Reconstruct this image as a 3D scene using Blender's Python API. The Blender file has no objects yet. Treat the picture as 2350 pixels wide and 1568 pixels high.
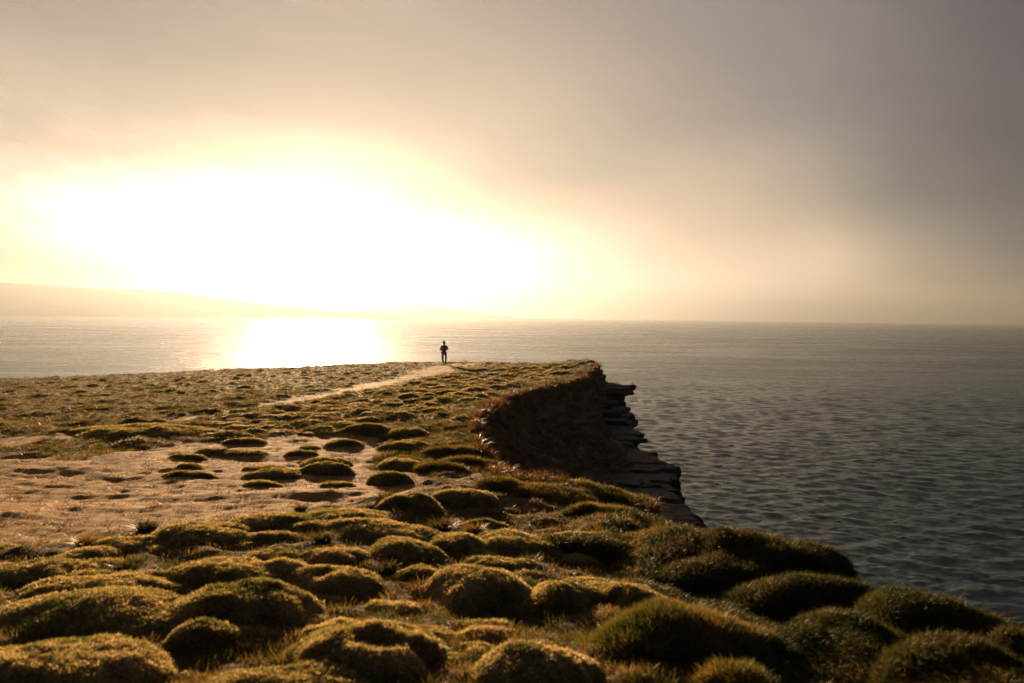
import bpy, math, random
import numpy as np
from mathutils import Matrix, Vector
S = bpy.context.scene
COL = S.collection
rng = np.random.default_rng(11)
random.seed(11)
R = math.radians

# ------------------------------------------------------------------ camera
EYE = np.array([0.0, 0.0, 30.0])
F_PX, W_PX, H_PX = 683.0, 1024.0, 683.0
PITCH, ROLL = R(2.1), R(0.67)
cam_rot = Matrix.Rotation(math.pi / 2 - PITCH, 4, 'X') @ Matrix.Rotation(ROLL, 4, 'Z')
cd = bpy.data.cameras.new('camera')
cam = bpy.data.objects.new('camera', cd)
COL.objects.link(cam)
cam.matrix_world = Matrix.Translation(Vector(EYE)) @ cam_rot
cd.sensor_width = 36.0
cd.lens = F_PX / W_PX * 36.0
cd.clip_start = 0.1
cd.clip_end = 60000
cd.dof.use_dof = True
cd.dof.focus_distance = 34.0
cd.dof.aperture_fstop = 2.0
S.camera = cam
RM = np.array(cam_rot.to_3x3())
SEA_Z = -45.0
K = 1024 / 2350.0          # survey coordinates were read off a 2350 px wide print

def ray(X, Y):
    d = np.array([(X * K - W_PX / 2) / F_PX, -(Y * K - H_PX / 2) / F_PX, -1.0])
    w = RM @ d
    return w / w[1]

def at(X, Y, dist):
    """place surveyed at bearing X,Y and forward distance dist (metres)"""
    return EYE + ray(X, Y) * dist

# ------------------------------------------------------------------ light
EXPO = 2.6
GAIN = 2 ** EXPO
S.view_settings.view_transform = 'Standard'
S.view_settings.look = 'None'
S.view_settings.gamma = 1
S.view_settings.use_curve_mapping = False
S.view_settings.exposure = EXPO
sd = ray(722, 540); sd /= np.linalg.norm(sd)
SUN_EL = math.asin(sd[2]); SUN_AZ = math.atan2(sd[0], sd[1])
ld = bpy.data.lights.new('sun', 'SUN')
ld.energy = 5.0
ld.angle = R(0.9)
ld.color = (1.0, 0.65, 0.34)
sun = bpy.data.objects.new('sun', ld)
COL.objects.link(sun)
sun.rotation_euler = Vector(-sd).to_track_quat('-Z', 'Y').to_euler()
sun.location = (0, 0, 80)

W = bpy.data.worlds.new('World')
S.world = W
W.use_nodes = True
nt = W.node_tree
nt.nodes.clear()

class G:
    """tiny helper for wiring nodes"""
    def __init__(s, nt): s.nt = nt
    def n(s, t, **kw):
        x = s.nt.nodes.new(t)
        for k, v in kw.items():
            setattr(x, k, v)
        return x
    def put(s, sock, v):
        if isinstance(v, bpy.types.NodeSocket): s.nt.links.new(v, sock)
        elif isinstance(v, bpy.types.Node): s.nt.links.new(v.outputs[0], sock)
        else:
            if sock.type == 'RGBA' and hasattr(v, '__len__') and len(v) == 3: v = (*v, 1)
            sock.default_value = v
    def m(s, op, a, b=None, c=None, clamp=False):
        x = s.n('ShaderNodeMath', operation=op, use_clamp=clamp)
        s.put(x.inputs[0], a)
        if b is not None: s.put(x.inputs[1], b)
        if c is not None: s.put(x.inputs[2], c)
        return x.outputs[0]
    def mix(s, f, a, b, mode='MIX'):
        x = s.n('ShaderNodeMix', data_type='RGBA', blend_type=mode)
        s.put(x.inputs[0], f); s.put(x.inputs[6], a); s.put(x.inputs[7], b)
        return x.outputs[2]
    def ramp(s, f, stops, interp='LINEAR'):
        x = s.n('ShaderNodeValToRGB')
        cr = x.color_ramp
        cr.interpolation = interp
        while len(cr.elements) > 1: cr.elements.remove(cr.elements[-1])
        for i, (p, c) in enumerate(stops):
            e = cr.elements[0] if i == 0 else cr.elements.new(p)
            e.position = p
            e.color = (*c, 1) if hasattr(c, '__len__') else (c, c, c, 1)
        s.put(x.inputs[0], f)
        return x.outputs[0]
    def rng(s, v, a, b, c=0.0, d=1.0, smooth=True):
        x = s.n('ShaderNodeMapRange', interpolation_type='SMOOTHSTEP' if smooth else 'LINEAR')
        s.put(x.inputs[0], v); s.put(x.inputs[1], a); s.put(x.inputs[2], b); s.put(x.inputs[3], c); s.put(x.inputs[4], d)
        return x.outputs[0]
    def noise(s, vec, scale, detail=4, rough=0.55, dist=0.0):
        x = s.n('ShaderNodeTexNoise')
        if vec is not None: s.put(x.inputs['Vector'], vec)
        x.inputs['Scale'].default_value = scale
        x.inputs['Detail'].default_value = detail
        x.inputs['Roughness'].default_value = rough
        x.inputs['Distortion'].default_value = dist
        return x.outputs['Fac']
    def vmul(s, vec, k):
        x = s.n('ShaderNodeVectorMath', operation='MULTIPLY')
        s.put(x.inputs[0], vec); x.inputs[1].default_value = k
        return x.outputs[0]

g = G(nt)
tc = g.n('ShaderNodeTexCoord').outputs['Generated']
sp = g.n('ShaderNodeSeparateXYZ'); g.put(sp.inputs[0], tc)
deg = 180 / math.pi
az = g.m('MULTIPLY', g.m('ARCTAN2', sp.outputs[0], sp.outputs[1]), deg)
el = g.m('MULTIPLY', g.m('ARCSINE', sp.outputs[2]), deg)
el = g.m('ABSOLUTE', el)
# stretched coordinates for cloud streaks
cv = g.n('ShaderNodeCombineXYZ')
g.put(cv.inputs[0], g.m('MULTIPLY', az, 0.03)); g.put(cv.inputs[1], g.m('ADD', g.m('MULTIPLY', el, 0.09), g.m('MULTIPLY', az, 0.02)))
n1 = g.m('SUBTRACT', g.noise(cv.outputs[0], 1.6, 4, 0.5, 0.4), 0.5)
n2 = g.m('SUBTRACT', g.noise(cv.outputs[0], 5.0, 5, 0.55, 0.6), 0.5)
SK = 1.0 / GAIN
def sc(r, gg, b): return (r * SK, gg * SK, b * SK)
# cloud deck brightness surveyed as (azimuth, elevation, r, g, b), smoothly interpolated
SKY = np.array([[-36.6,18.4,0.241,0.146,0.101],[-34.2,19.0,0.277,0.165,0.115],[-23.2,21.1,0.228,0.133,0.097],[-10.1,22.6,0.356,0.217,0.151],[-0.3,23.0,0.308,0.192,0.127],[9.5,22.8,0.274,0.185,0.13],[18.0,22.1,0.238,0.163,0.124],[29.9,20.5,0.169,0.11,0.087],[35.0,19.5,0.063,0.044,0.043],[-36.7,13.1,0.709,0.549,0.393],[-29.1,14.3,0.246,0.209,0.185],[-20.1,15.4,0.154,0.216,0.211],[-11.8,16.1,0.165,0.202,0.193],[-2.9,16.6,0.384,0.308,0.239],[7.9,16.5,0.39,0.213,0.143],[18.1,16.0,0.19,0.127,0.1],[27.3,15.1,0.176,0.117,0.096],[35.2,14.1,0.08,0.052,0.055],[-36.7,15.8,0.458,0.271,0.194],[-16.9,18.9,0.242,0.179,0.153],[0.6,19.9,0.431,0.263,0.181],[18.0,19.2,0.244,0.164,0.12],[-36.7,10.7,0.207,0.326,0.207],[-16.9,13.0,1.0,0.166,0.303],[0.7,13.7,0.409,0.359,0.27],[-36.7,9.0,1.0,0.635,0.867],[-30.5,9.8,1.0,0.278,0.498],[-23.3,10.5,1.0,0.183,0.441],[-13.5,11.2,1.0,0.082,0.204],[-6.5,11.5,1.0,0.168,0.229],[0.7,11.7,0.204,0.314,0.287],[11.5,11.6,0.496,0.311,0.221],[21.4,11.1,0.503,0.293,0.191],[30.2,10.4,0.11,0.071,0.073],[35.3,9.9,0.033,0.024,0.035],[-36.8,6.2,1.08,1.02,0.95],[-26.3,7.0,2.0,1.85,1.7],[-16.9,7.6,2.2,2.05,1.85],[-11.8,7.9,1.0,0.982,0.178],[-2.8,8.1,1.0,0.129,0.358],[4.4,8.2,1.0,0.339,0.327],[15.0,8.1,0.443,0.371,0.284],[24.6,7.7,0.448,0.264,0.191],[30.3,7.4,0.208,0.136,0.139],[35.4,7.0,0.056,0.039,0.059],[-36.8,3.3,0.152,0.06,0.136],[-33.1,3.5,0.973,0.067,0.151],[-29.1,4.0,1.5,1.4,1.3],[-26.3,4.8,2.6,2.4,2.1],[-16.9,5.6,6.0,5.4,4.6],[-6.4,4.5,2.4,2.2,2.0],[4.5,4.6,1.08,1.05,1.0],[11.6,4.6,1.0,0.496,0.576],[18.4,4.6,0.743,0.61,0.53],[27.6,4.4,0.883,0.593,0.441],[35.5,4.1,0.072,0.056,0.096],[-16.9,1.4,2.5,2.3,2.0],[0.9,1.3,1.2,1.15,1.05],[11.7,1.0,1.0,0.976,0.819],[21.7,1.0,1.12,0.843,0.631],[27.7,1.1,0.93,0.693,0.499],[31.8,0.9,0.684,0.499,0.353],[35.6,1.1,0.45,0.34,0.261],[40,40,0.055,0.058,0.068],[10,42,0.1,0.088,0.085],[-50,1,0.3,0.23,0.17],[-50,8,0.55,0.45,0.36],[-50,22,0.35,0.26,0.2],[-80,5,0.16,0.13,0.12],[-80,30,0.18,0.15,0.13],[-130,10,0.08,0.075,0.085],[-180,8,0.06,0.062,0.075],[180,8,0.06,0.062,0.075],[130,10,0.065,0.066,0.078],[70,3,0.13,0.11,0.1],[65,12,0.11,0.095,0.095],[80,30,0.06,0.06,0.07],[-15,40,0.24,0.19,0.15],[0,60,0.1,0.085,0.08],[0,90,0.065,0.062,0.068],[180,60,0.05,0.052,0.06],[-180,60,0.05,0.052,0.06],[-15,-4,2,1.7,1.3],[8,-4,1.1,0.95,0.72],[18,-4,1.0,0.75,0.52],[28,-4,0.6,0.42,0.28],[-37,-4,0.9,0.7,0.5],[60,-4,0.12,0.1,0.09]])
SKY_AZ = np.array([-180, -120, -80, -60, -48, -38, -30, -23, -16, -9, -2, 5, 12, 18, 24, 30, 36, 42, 50, 65, 90, 130, 180.0])
SKY_EL = np.array([-4, 0, 1.5, 3, 5, 7, 9, 11.5, 15, 19, 24, 32, 50, 90.0])
def sky_table():
    q = lambda a, e: np.stack([a / 14.0, 3.0 * np.log1p(np.maximum(e, 0) / 5.0) + np.minimum(e, 0) * 0.1], -1)
    P = q(SKY[:, 0], SKY[:, 1]); n = len(P)
    ker = lambda d2: np.sqrt(d2 + 0.25)
    d2 = ((P[:, None] - P[None]) ** 2).sum(-1)
    A = np.zeros((n + 1, n + 1)); A[:n, :n] = ker(d2) - 0.07 * np.eye(n); A[:n, n] = 1; A[n, :n] = 1
    wts = np.linalg.solve(A, np.vstack([np.log(SKY[:, 2:5]), [[0, 0, 0]]]))
    ga, ge = np.meshgrid(SKY_AZ, SKY_EL)
    Q = q(ga.ravel(), ge.ravel())
    dd = ((Q[:, None] - P[None]) ** 2).sum(-1)
    v = ker(dd) @ wts[:-1] + wts[-1]
    return np.clip(np.exp(v), 0.03, 16.0).reshape(len(SKY_EL), len(SKY_AZ), 3)
TAB = sky_table()
TAB[:, 0] = TAB[:, -1] = (TAB[:, 0] + TAB[:, -1]) / 2
# keep the hue of the cloud a steady function of its brightness (peach when dim, cream when bright)
_r = TAB[..., 0].copy()
_k = [0.05, 0.12, 0.17, 0.35, 0.60, 0.90, 1.2, 1.8, 3.0]
_lawg = _r * np.interp(_r, _k, [1.0, 0.90, 0.82, 0.755, 0.70, 0.715, 0.78, 0.88, 0.93])
_lawb = _r * np.interp(_r, _k, [1.1, 0.89, 0.75, 0.59, 0.48, 0.50, 0.66, 0.88, 0.95])
_w = 0.85 * np.clip((_r - 0.08) / 0.08, 0, 1)
TAB[..., 1] = TAB[..., 1] * (1 - _w) + _lawg * _w
TAB[..., 2] = TAB[..., 2] * (1 - _w) + _lawb * _w
low = g.rng(el, 0.5, 9, 0.05, 1)
azw = g.m('ADD', az, g.m('MULTIPLY', g.m('MULTIPLY', n1, low), 9.0))
elw = g.m('ADD', el, g.m('MULTIPLY', low, g.m('ADD', g.m('MULTIPLY', n1, 1.5), g.m('MULTIPLY', n2, 1.3))))
u = g.m('DIVIDE', g.m('ADD', azw, 180.0), 360.0, clamp=True)
sky = None
for k, e in enumerate(SKY_EL):
    row = g.ramp(u, [((a + 180) / 360, sc(*TAB[k, i])) for i, a in enumerate(SKY_AZ)], 'LINEAR')
    sky = row if sky is None else g.mix(g.rng(elw, float(SKY_EL[k - 1]), float(e), smooth=False), sky, row)
# grey cloud bank low over the far coast on the left
bank = g.m('MULTIPLY', g.rng(az, -26, -40, 0, 1), g.m('MULTIPLY', g.rng(el, 5.6, 4.7, 0, 1), g.rng(n2, -0.3, 0.1, 0.7, 1)))
sky = g.mix(g.m('MULTIPLY', bank, 0.0), sky, sc(0.80, 0.66, 0.55))
# torn wisps above the bright gap on the left, faint mottling elsewhere
n3 = g.m('SUBTRACT', g.noise(cv.outputs[0], 9.0, 6, 0.62, 0.8), 0.5)
wisp = g.m('MULTIPLY', g.rng(az, -14, -30, 0.25, 1.0), g.m('MULTIPLY', g.rng(el, 3.5, 6.5, 0, 1), g.rng(el, 22, 10, 0.3, 1)))
gain = g.m('ADD', 1.0, g.m('ADD', g.m('MULTIPLY', g.m('MULTIPLY', n3, wisp), 0.9), g.m('MULTIPLY', n2, 0.22)))
vm = g.n('ShaderNodeVectorMath', operation='SCALE'); g.put(vm.inputs[0], sky); g.put(vm.inputs['Scale'], gain); sky = vm.outputs[0]
# clear air above the cloud, barely showing through
ns = g.n('ShaderNodeTexSky', sky_type='NISHITA')
ns.sun_disc = False; ns.sun_elevation = SUN_EL; ns.sun_rotation = SUN_AZ
sky = g.mix(0.004, sky, ns.outputs[0])
bg = g.n('ShaderNodeBackground'); g.put(bg.inputs[0], sky); bg.inputs[1].default_value = 1.0
wo = g.n('ShaderNodeOutputWorld'); nt.links.new(bg.outputs[0], wo.inputs[0])
W.cycles.sampling_method = 'AUTOMATIC'

cy = S.cycles
cy.max_bounces = 5; cy.diffuse_bounces = 2; cy.glossy_bounces = 2; cy.transmission_bounces = 2
cy.volume_bounces = 1; cy.transparent_max_bounces = 6
cy.sample_clamp_indirect = 4.0
cy.sample_clamp_direct = 12.0
cy.use_denoising = True

# ------------------------------------------------------------------ helpers
def tag(o, label=None, cat=None, group=None, kind=None):
    if label: o['label'] = label
    if cat: o['category'] = cat
    if group: o['group'] = group
    if kind: o['kind'] = kind
    return o

def mk_mesh(name, V, Fq, mats, smooth=True, attrs=None):
    me = bpy.data.meshes.new(name)
    V = np.asarray(V, dtype=np.float32)
    Fq = np.asarray(Fq, dtype=np.int32)
    k = Fq.shape[1]
    me.vertices.add(len(V)); me.vertices.foreach_set('co', V.ravel())
    me.loops.add(Fq.size); me.loops.foreach_set('vertex_index', Fq.ravel())
    me.polygons.add(len(Fq)); me.polygons.foreach_set('loop_start', np.arange(0, Fq.size, k, dtype=np.int32))
    me.update(calc_edges=True)
    if smooth: me.polygons.foreach_set('use_smooth', np.ones(len(Fq), dtype=bool))
    for m in (mats if isinstance(mats, (list, tuple)) else [mats]):
        if m: me.materials.append(m)
    for nme, arr in (attrs or {}).items():
        a = me.attributes.new(nme, 'FLOAT', 'POINT')
        a.data.foreach_set('value', np.asarray(arr, dtype=np.float32).ravel())
    return me

def link(name, me, parent=None):
    o = bpy.data.objects.new(name, me)
    COL.objects.link(o)
    if parent: o.parent = parent
    return o

def grid_faces(nr, nc, wrap=False):
    i, j = np.meshgrid(np.arange(nr - 1), np.arange(nc if wrap else nc - 1), indexing='ij')
    j2 = (j + 1) % nc
    return np.stack([i * nc + j, i * nc + j2, (i + 1) * nc + j2, (i + 1) * nc + j], -1).reshape(-1, 4)

def _h(ix, iy, seed):
    n = (ix.astype(np.int64) * 374761393 + iy.astype(np.int64) * 668265263 + seed * 1442695041) & 0xffffffff
    n = ((n ^ (n >> 13)) * 1274126177) & 0xffffffff
    n = n ^ (n >> 16)
    return (n & 0xffff) / 65535.0

def vnoise(x, y, seed=0):
    x = np.asarray(x, float); y = np.asarray(y, float)
    ix = np.floor(x); iy = np.floor(y)
    fx = x - ix; fy = y - iy
    fx = fx ** 3 * (fx * (fx * 6 - 15) + 10); fy = fy ** 3 * (fy * (fy * 6 - 15) + 10)
    a = _h(ix, iy, seed); b = _h(ix + 1, iy, seed); c = _h(ix, iy + 1, seed); d = _h(ix + 1, iy + 1, seed)
    return (a * (1 - fx) + b * fx) * (1 - fy) + (c * (1 - fx) + d * fx) * fy - 0.5

def fbm(x, y, oct=4, seed=0, gain=0.5):
    s = 0; amp = 1.0
    for k in range(oct):
        cs, sn = math.cos(k * 1.1 + seed), math.sin(k * 1.1 + seed)
        s = s + amp * vnoise((x * cs - y * sn) * 2.03 ** k + 17.3 * k, (x * sn + y * cs) * 2.03 ** k - 9.1 * k, seed + k)
        amp *= gain
    return s

def sstep(x, a, b):
    t = np.clip((x - a) / (b - a), 0, 1)
    return t * t * (3 - 2 * t)

# ------------------------------------------------------------------ the headland: survey
# (print x, print y, forward distance) of bare ground level
CP = [(0, 872, 40), (250, 862, 45), (500, 850, 50), (700, 842, 54), (900, 834, 58), (1018, 836, 55), (1074, 833, 56), (1150, 832, 56),
      (1244, 837, 54), (1317, 829, 49), (1353, 827, 47), (1372, 834, 44),
      (1290, 880, 32), (1180, 905, 26), (1110, 950, 19), (1100, 1000, 15), (1150, 1078, 11.6), (1180, 1094, 10.8),
      (1300, 1098, 11.0), (1400, 1104, 11.2), (1450, 1135, 11), (1520, 1215, 9.0), (1640, 1262, 8.0), (1800, 1262, 7.3), (2000, 1372, 5.5),
      (2200, 1432, 4.6), (2330, 1490, 4.2),
      (0, 1000, 15.5), (300, 1000, 15.5), (0, 1250, 6.4), (50, 1180, 7.6), (300, 1150, 8.6), (600, 1120, 9.6), (850, 1100, 10.4), (980, 1010, 15),
      (0, 930, 23), (400, 920, 25), (700, 900, 29), (950, 880, 36), (1150, 860, 42), (600, 960, 19), (900, 940, 21),
      (500, 1230, 6.6), (900, 1210, 7.2), (1300, 1230, 7.6), (1200, 1330, 5.6), (700, 1350, 5.0), (250, 1380, 4.55),
      (1500, 1420, 4.7), (1800, 1480, 4.2), (1175, 1568, 3.2), (200, 1568, 3.15), (2200, 1600, 3.2)]
P3 = np.array([at(*c) for c in CP])
P3 = np.vstack([P3, [[0, 0, 28.5], [-3, 0, 28.5], [3, 0, 28.3], [0, -12, 28.6], [-20, 5, 27.9], [-14, 0, 28.2], [-60, 20, 25.5], [-45, 30, 25.6], [-40, -30, 28], [3, -30, 28]]])

def tps(P, v, lam=0.02):
    n = len(P)
    d2 = ((P[:, None] - P[None]) ** 2).sum(-1)
    Kk = np.where(d2 > 0, 0.5 * d2 * np.log(np.maximum(d2, 1e-12)), 0) + lam * np.eye(n)
    A = np.zeros((n + 3, n + 3)); A[:n, :n] = Kk
    A[:n, n] = 1; A[:n, n + 1:] = P; A[n, :n] = 1; A[n + 1:, :n] = P.T
    return np.linalg.solve(A, np.concatenate([v, [0, 0, 0]]))
TW = tps(P3[:, :2], P3[:, 2])

def land0(x, y):
    x = np.asarray(x, float); y = np.asarray(y, float)
    out = TW[-3] + TW[-2] * x + TW[-1] * y
    for (px, py, _), w in zip(P3, TW[:-3]):
        d2 = (x - px) ** 2 + (y - py) ** 2
        out = out + w * 0.5 * d2 * np.log(np.maximum(d2, 1e-12))
    return np.clip(out, 24.0, 29.3)

def hit(X, Y, extra=0.0):
    """ground point seen at a print position"""
    r = ray(X, Y)
    ys = np.exp(np.linspace(math.log(1.5), math.log(75), 1500))
    z = EYE[2] + r[2] * ys
    below = z < land0(r[0] * ys, ys) + extra
    k = int(np.argmax(below)) if below.any() else len(ys) - 1
    return r[0] * ys[k], ys[k]

def smooth_poly(P, n=6, closed=True):
    P = np.array(P, float); out = []
    N = len(P)
    for i in range(N):
        p0, p1, p2, p3 = P[i - 1], P[i], P[(i + 1) % N], P[(i + 2) % N]
        for t in np.arange(n) / n:
            out.append(0.5 * ((2 * p1) + (-p0 + p2) * t + (2 * p0 - 5 * p1 + 4 * p2 - p3) * t * t + (-p0 + 3 * p1 - 3 * p2 + p3) * t ** 3))
    return np.array(out)

def edge_pt(X, Y, d):
    p = at(X, Y, d); return (p[0], p[1])
RIM = [(3.3, -30), (3.25, 0)] + [edge_pt(*c) for c in [(2330, 1490, 4.2), (2200, 1432, 4.6), (2000, 1372, 5.5), (1800, 1262, 7.3), (1640, 1262, 8.0), (1520, 1215, 9.0),
       (1450, 1135, 11), (1300, 1098, 11.1), (1180, 1094, 10.8), (1150, 1078, 11.6), (1100, 1000, 15), (1110, 950, 19), (1180, 905, 26), (1290, 880, 32), (1355, 845, 39), (1374, 834, 44),
       (1353, 827, 47.5), (1317, 829, 50), (1244, 837, 55), (1150, 832, 57), (1018, 834, 59), (900, 834, 60), (700, 842, 55), (500, 850, 51), (250, 862, 46), (0, 872, 41), (-300, 890, 36)]] + [
       (-55, 24), (-70, 0), (-75, -30)]
RIMP = smooth_poly(RIM, 6)
BROW = [(4.3, -30, 22.5), (4.3, 3, 23), (4.2, 12, 24.6), (4.1, 16, 24.9), (4.5, 20, 24.6), (5.3, 24, 24.1), (6.1, 28, 24.0), (5.7, 33, 24.5), (6.0, 38, 24.2), (6.7, 42, 25.6), (6.4, 46, 26.4), (5.0, 51, 26.0),
        (2.0, 58.5, 25), (-6, 64, 24), (-14, 65, 24), (-26, 58, 23), (-42, 46, 23), (-60, 30, 23), (-76, 0, 23), (-82, -30, 23)]
BROW = [(a - (0.55 if b > 14 and a > 3 else 0.0), b, c - (0.35 if b > 14 and a > 3 else 0)) for a, b, c in BROW]
BROWP = smooth_poly(BROW, 5)

def near(P, x, y, z=None):
    """signed distance to closed polygon (positive outside), nearest point"""
    best = np.full(x.shape, 1e9); bx = np.zeros_like(x); by = np.zeros_like(x); bz = np.zeros_like(x)
    inside = np.zeros(x.shape, bool)
    n = len(P)
    for i in range(n):
        a = P[i]; b = P[(i + 1) % n]
        dx, dy = b[0] - a[0], b[1] - a[1]
        t = np.clip(((x - a[0]) * dx + (y - a[1]) * dy) / (dx * dx + dy * dy + 1e-12), 0, 1)
        qx, qy = a[0] + t * dx, a[1] + t * dy
        d = (x - qx) ** 2 + (y - qy) ** 2
        m = d < best
        best = np.where(m, d, best); bx = np.where(m, qx, bx); by = np.where(m, qy, by)
        if len(a) > 2: bz = np.where(m, a[2] + t * (b[2] - a[2]), bz)
        c = ((a[1] > y) != (b[1] > y))
        xi = a[0] + (y - a[1]) * dx / (dy if abs(dy) > 1e-9 else 1e-9)
        inside ^= c & (x < xi)
    s = np.sqrt(best)
    return np.where(inside, -s, s), bx, by, bz

def poly_w(pts): return np.array([hit(*p) for p in pts])
BARE = poly_w([(-500, 1040), (-100, 1030), (60, 1045), (160, 1062), (300, 1035), (430, 1012), (540, 1012), (640, 1005), (760, 1000), (860, 1005), (880, 1040), (850, 1075), (960, 1092), (950, 1125), (860, 1140), (760, 1165), (640, 1172),
               (500, 1192), (350, 1216), (200, 1244), (60, 1262), (-120, 1280), (-600, 1300)])
TRACK = poly_w([(30, 1010), (220, 992), (380, 968), (500, 949), (640, 924), (800, 896), (900, 874), (980, 856), (1018, 842), (1060, 836.5)])
TRACK_W = [1.2, 0.5, 0.35, 0.5, 0.75, 1.0, 1.3, 1.8, 2.3, 2.0]

def masks(x, y):
    sb, _, _, _ = near(BARE, x, y)
    wob = 0.5 * fbm(x * 1.4, y * 1.0, 3, 5)
    bare = 1 - sstep(sb + wob * (0.35 + 0.02 * y), -0.12, 0.22)
    tr = np.full(x.shape, 9.0)
    for i in range(len(TRACK) - 1):
        a, b = TRACK[i], TRACK[i + 1]
        dx, dy = b - a
        t = np.clip(((x - a[0]) * dx + (y - a[1]) * dy) / (dx * dx + dy * dy), 0, 1)
        d = np.hypot(x - a[0] - t * dx, y - a[1] - t * dy) / (TRACK_W[i] * (1 - t) + TRACK_W[i + 1] * t)
        tr = np.minimum(tr, d)
    track = 0.9 * (1 - sstep(tr + wob * 1.3 + 0.5 * fbm(x * 3, y * 3, 2, 6), 0.35, 1.25))
    return np.maximum(bare, track), track

def height(x, y, full=False):
    x = np.asarray(x, float); y = np.asarray(y, float)
    z = land0(x, y)
    s, nx, ny, _ = near(RIMP, x, y)
    jag = 0.25 * fbm(x * 1.3, y * 1.3, 3, 31)
    s = s + jag * np.clip(np.hypot(x, y) / 10, 0.25, 1)
    bare, track = masks(x, y)
    soft = 1 - bare
    d = np.hypot(x, y)
    # turf relief: small tussocks far away, swells near the eye
    field = sstep(d, 11, 16)
    right = sstep(x, 0.2, 1.6) * (1 - sstep(y, 10, 15))
    tus = np.maximum(fbm(x * 1.7, y * 1.2, 3, 3, 0.55) + 0.05, -0.1)
    z = z + soft * (field * 0.16 * tus + (1 - field) * (0.11 * np.abs(fbm(x * 1.7 + 4, y * 1.9, 2, 4)) + 0.03 * fbm(x * 5, y * 5, 2, 14)))
    z = z + soft * right * 0.42 * fbm(x * 0.95 + 3, y * 0.8, 2, 8)
    z = z + bare * (0.055 * fbm(x * 1.1 + 5, y * 2.0, 4, 17) + 0.022 * fbm(x * 4, y * 7, 3, 18)) * (1 - 0.6 * track)
    z = z + 0.05 * fbm(x * 0.5, y * 0.5, 2, 12) + 0.018 * soft * fbm(x * 7, y * 7, 2, 21) + 0.005 * fbm(x * 9, y * 9, 3, 22)
    z = z - 0.03 * track
    # lip and scarp down to the rock brow, then the cliff
    zr = land0(nx, ny)
    sb, _, _, bz = near(BROWP, x, y)
    out = np.clip(s, 0, None)
    t = out / (out + np.maximum(-sb, 0.02))
    f = 0.13 * (1 - np.exp(-out / 0.18)) + 0.87 * t ** 0.9
    zs = zr + (bz - zr) * np.clip(f, 0, 1)
    slopey = 0.5 * fbm(x * 0.55 + 9, y * 0.55, 4, 40) * sstep(out, 0.2, 1.5) + 0.20 * fbm(x * 2.4, y * 2.4, 4, 41) * sstep(out, 0.05, .5) - 0.22 * np.abs(fbm(x * 0.5, y * 2.2, 3, 44)) * sstep(out, 0.3, 1.2)
    zs = zs + slopey
    lipw = sstep(s, -0.05, 0.10)
    z = z * (1 - lipw) + np.minimum(z, zs) * lipw
    z = z - 0.06 * np.exp(-((s + 0.0) / 0.35) ** 2)
    beyond = np.clip(sb, 0, None)
    wall = bz - beyond * 9.0 + 0.4 * fbm(x * 0.8, y * 0.8, 3, 50)
    z = np.where(sb > 0, np.maximum(wall, SEA_Z - 4), z)
    if full: return z, s, bare, track
    return z

# ------------------------------------------------------------------ materials
def material(name):
    m = bpy.data.materials.new(name); m.use_nodes = True
    m.node_tree.nodes.clear()
    gg = G(m.node_tree)
    out = gg.n('ShaderNodeOutputMaterial')
    return m, gg, out

def principled(gg, col, rough=0.9, spec=0.2, normal=None):
    p = gg.n('ShaderNodeBsdfPrincipled')
    gg.put(p.inputs['Base Color'], col); gg.put(p.inputs['Roughness'], rough)
    p.inputs['Specular IOR Level'].default_value = spec
    if normal is not None: gg.put(p.inputs['Normal'], normal)
    return p.outputs[0]

def bump(gg, h, strength=0.5, dist=0.02, normal=None):
    b = gg.n('ShaderNodeBump'); b.inputs['Strength'].default_value = strength; b.inputs['Distance'].default_value = dist
    gg.put(b.inputs['Height'], h)
    if normal is not None: gg.put(b.inputs['Normal'], normal)
    return b.outputs[0]

def mat_ground():
    m, q, out = material('headland_ground')
    pos = q.n('ShaderNodeNewGeometry').outputs['Position']
    at_b = q.n('ShaderNodeAttribute', attribute_name='bare').outputs['Fac']
    at_s = q.n('ShaderNodeAttribute', attribute_name='scarp').outputs['Fac']
    nA = q.noise(pos, 1.1, 4, 0.6); nB = q.noise(pos, 9.0, 5, 0.65); nC = q.noise(pos, 45.0, 4, 0.7)
    n = q.m('ADD', q.m('MULTIPLY', nA, 0.5), q.m('MULTIPLY', nB, 0.5))
    soil = q.ramp(n, [(0.34, (0.090, 0.046, 0.017)), (0.48, (0.185, 0.102, 0.037)), (0.66, (0.34, 0.205, 0.078))])
    soil = q.mix(q.m('MULTIPLY', q.rng(nC, 0.52, 0.72), 0.45), soil, (0.17, 0.13, 0.05))
    turf = q.ramp(n, [(0.33, (0.028, 0.018, 0.008)), (0.5, (0.050, 0.036, 0.013)), (0.66, (0.10, 0.065, 0.026))])
    strata = q.noise(q.vmul(pos, (0.5, 0.5, 5.0)), 1.0, 5, 0.65, 0.6)
    earth = q.ramp(q.m('ADD', q.m('MULTIPLY', strata, 0.6), q.m('MULTIPLY', nB, 0.4)), [(0.36, (0.012, 0.008, 0.006)), (0.5, (0.050, 0.033, 0.024)), (0.64, (0.13, 0.088, 0.062))])
    edge = q.rng(q.m('ADD', at_b, q.m('MULTIPLY', q.m('SUBTRACT', nB, 0.5), 0.9)), 0.35, 0.65)
    col = q.mix(edge, turf, soil)
    col = q.mix(at_s, col, earth)
    hh = q.m('ADD', q.m('MULTIPLY', nB, 1.0), q.m('MULTIPLY', nC, 0.35))
    b = bump(q, hh, 0.55, 0.05)
    q.nt.links.new(principled(q, col, 0.95, 0.05, b), out.inputs[0])
    return m

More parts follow.
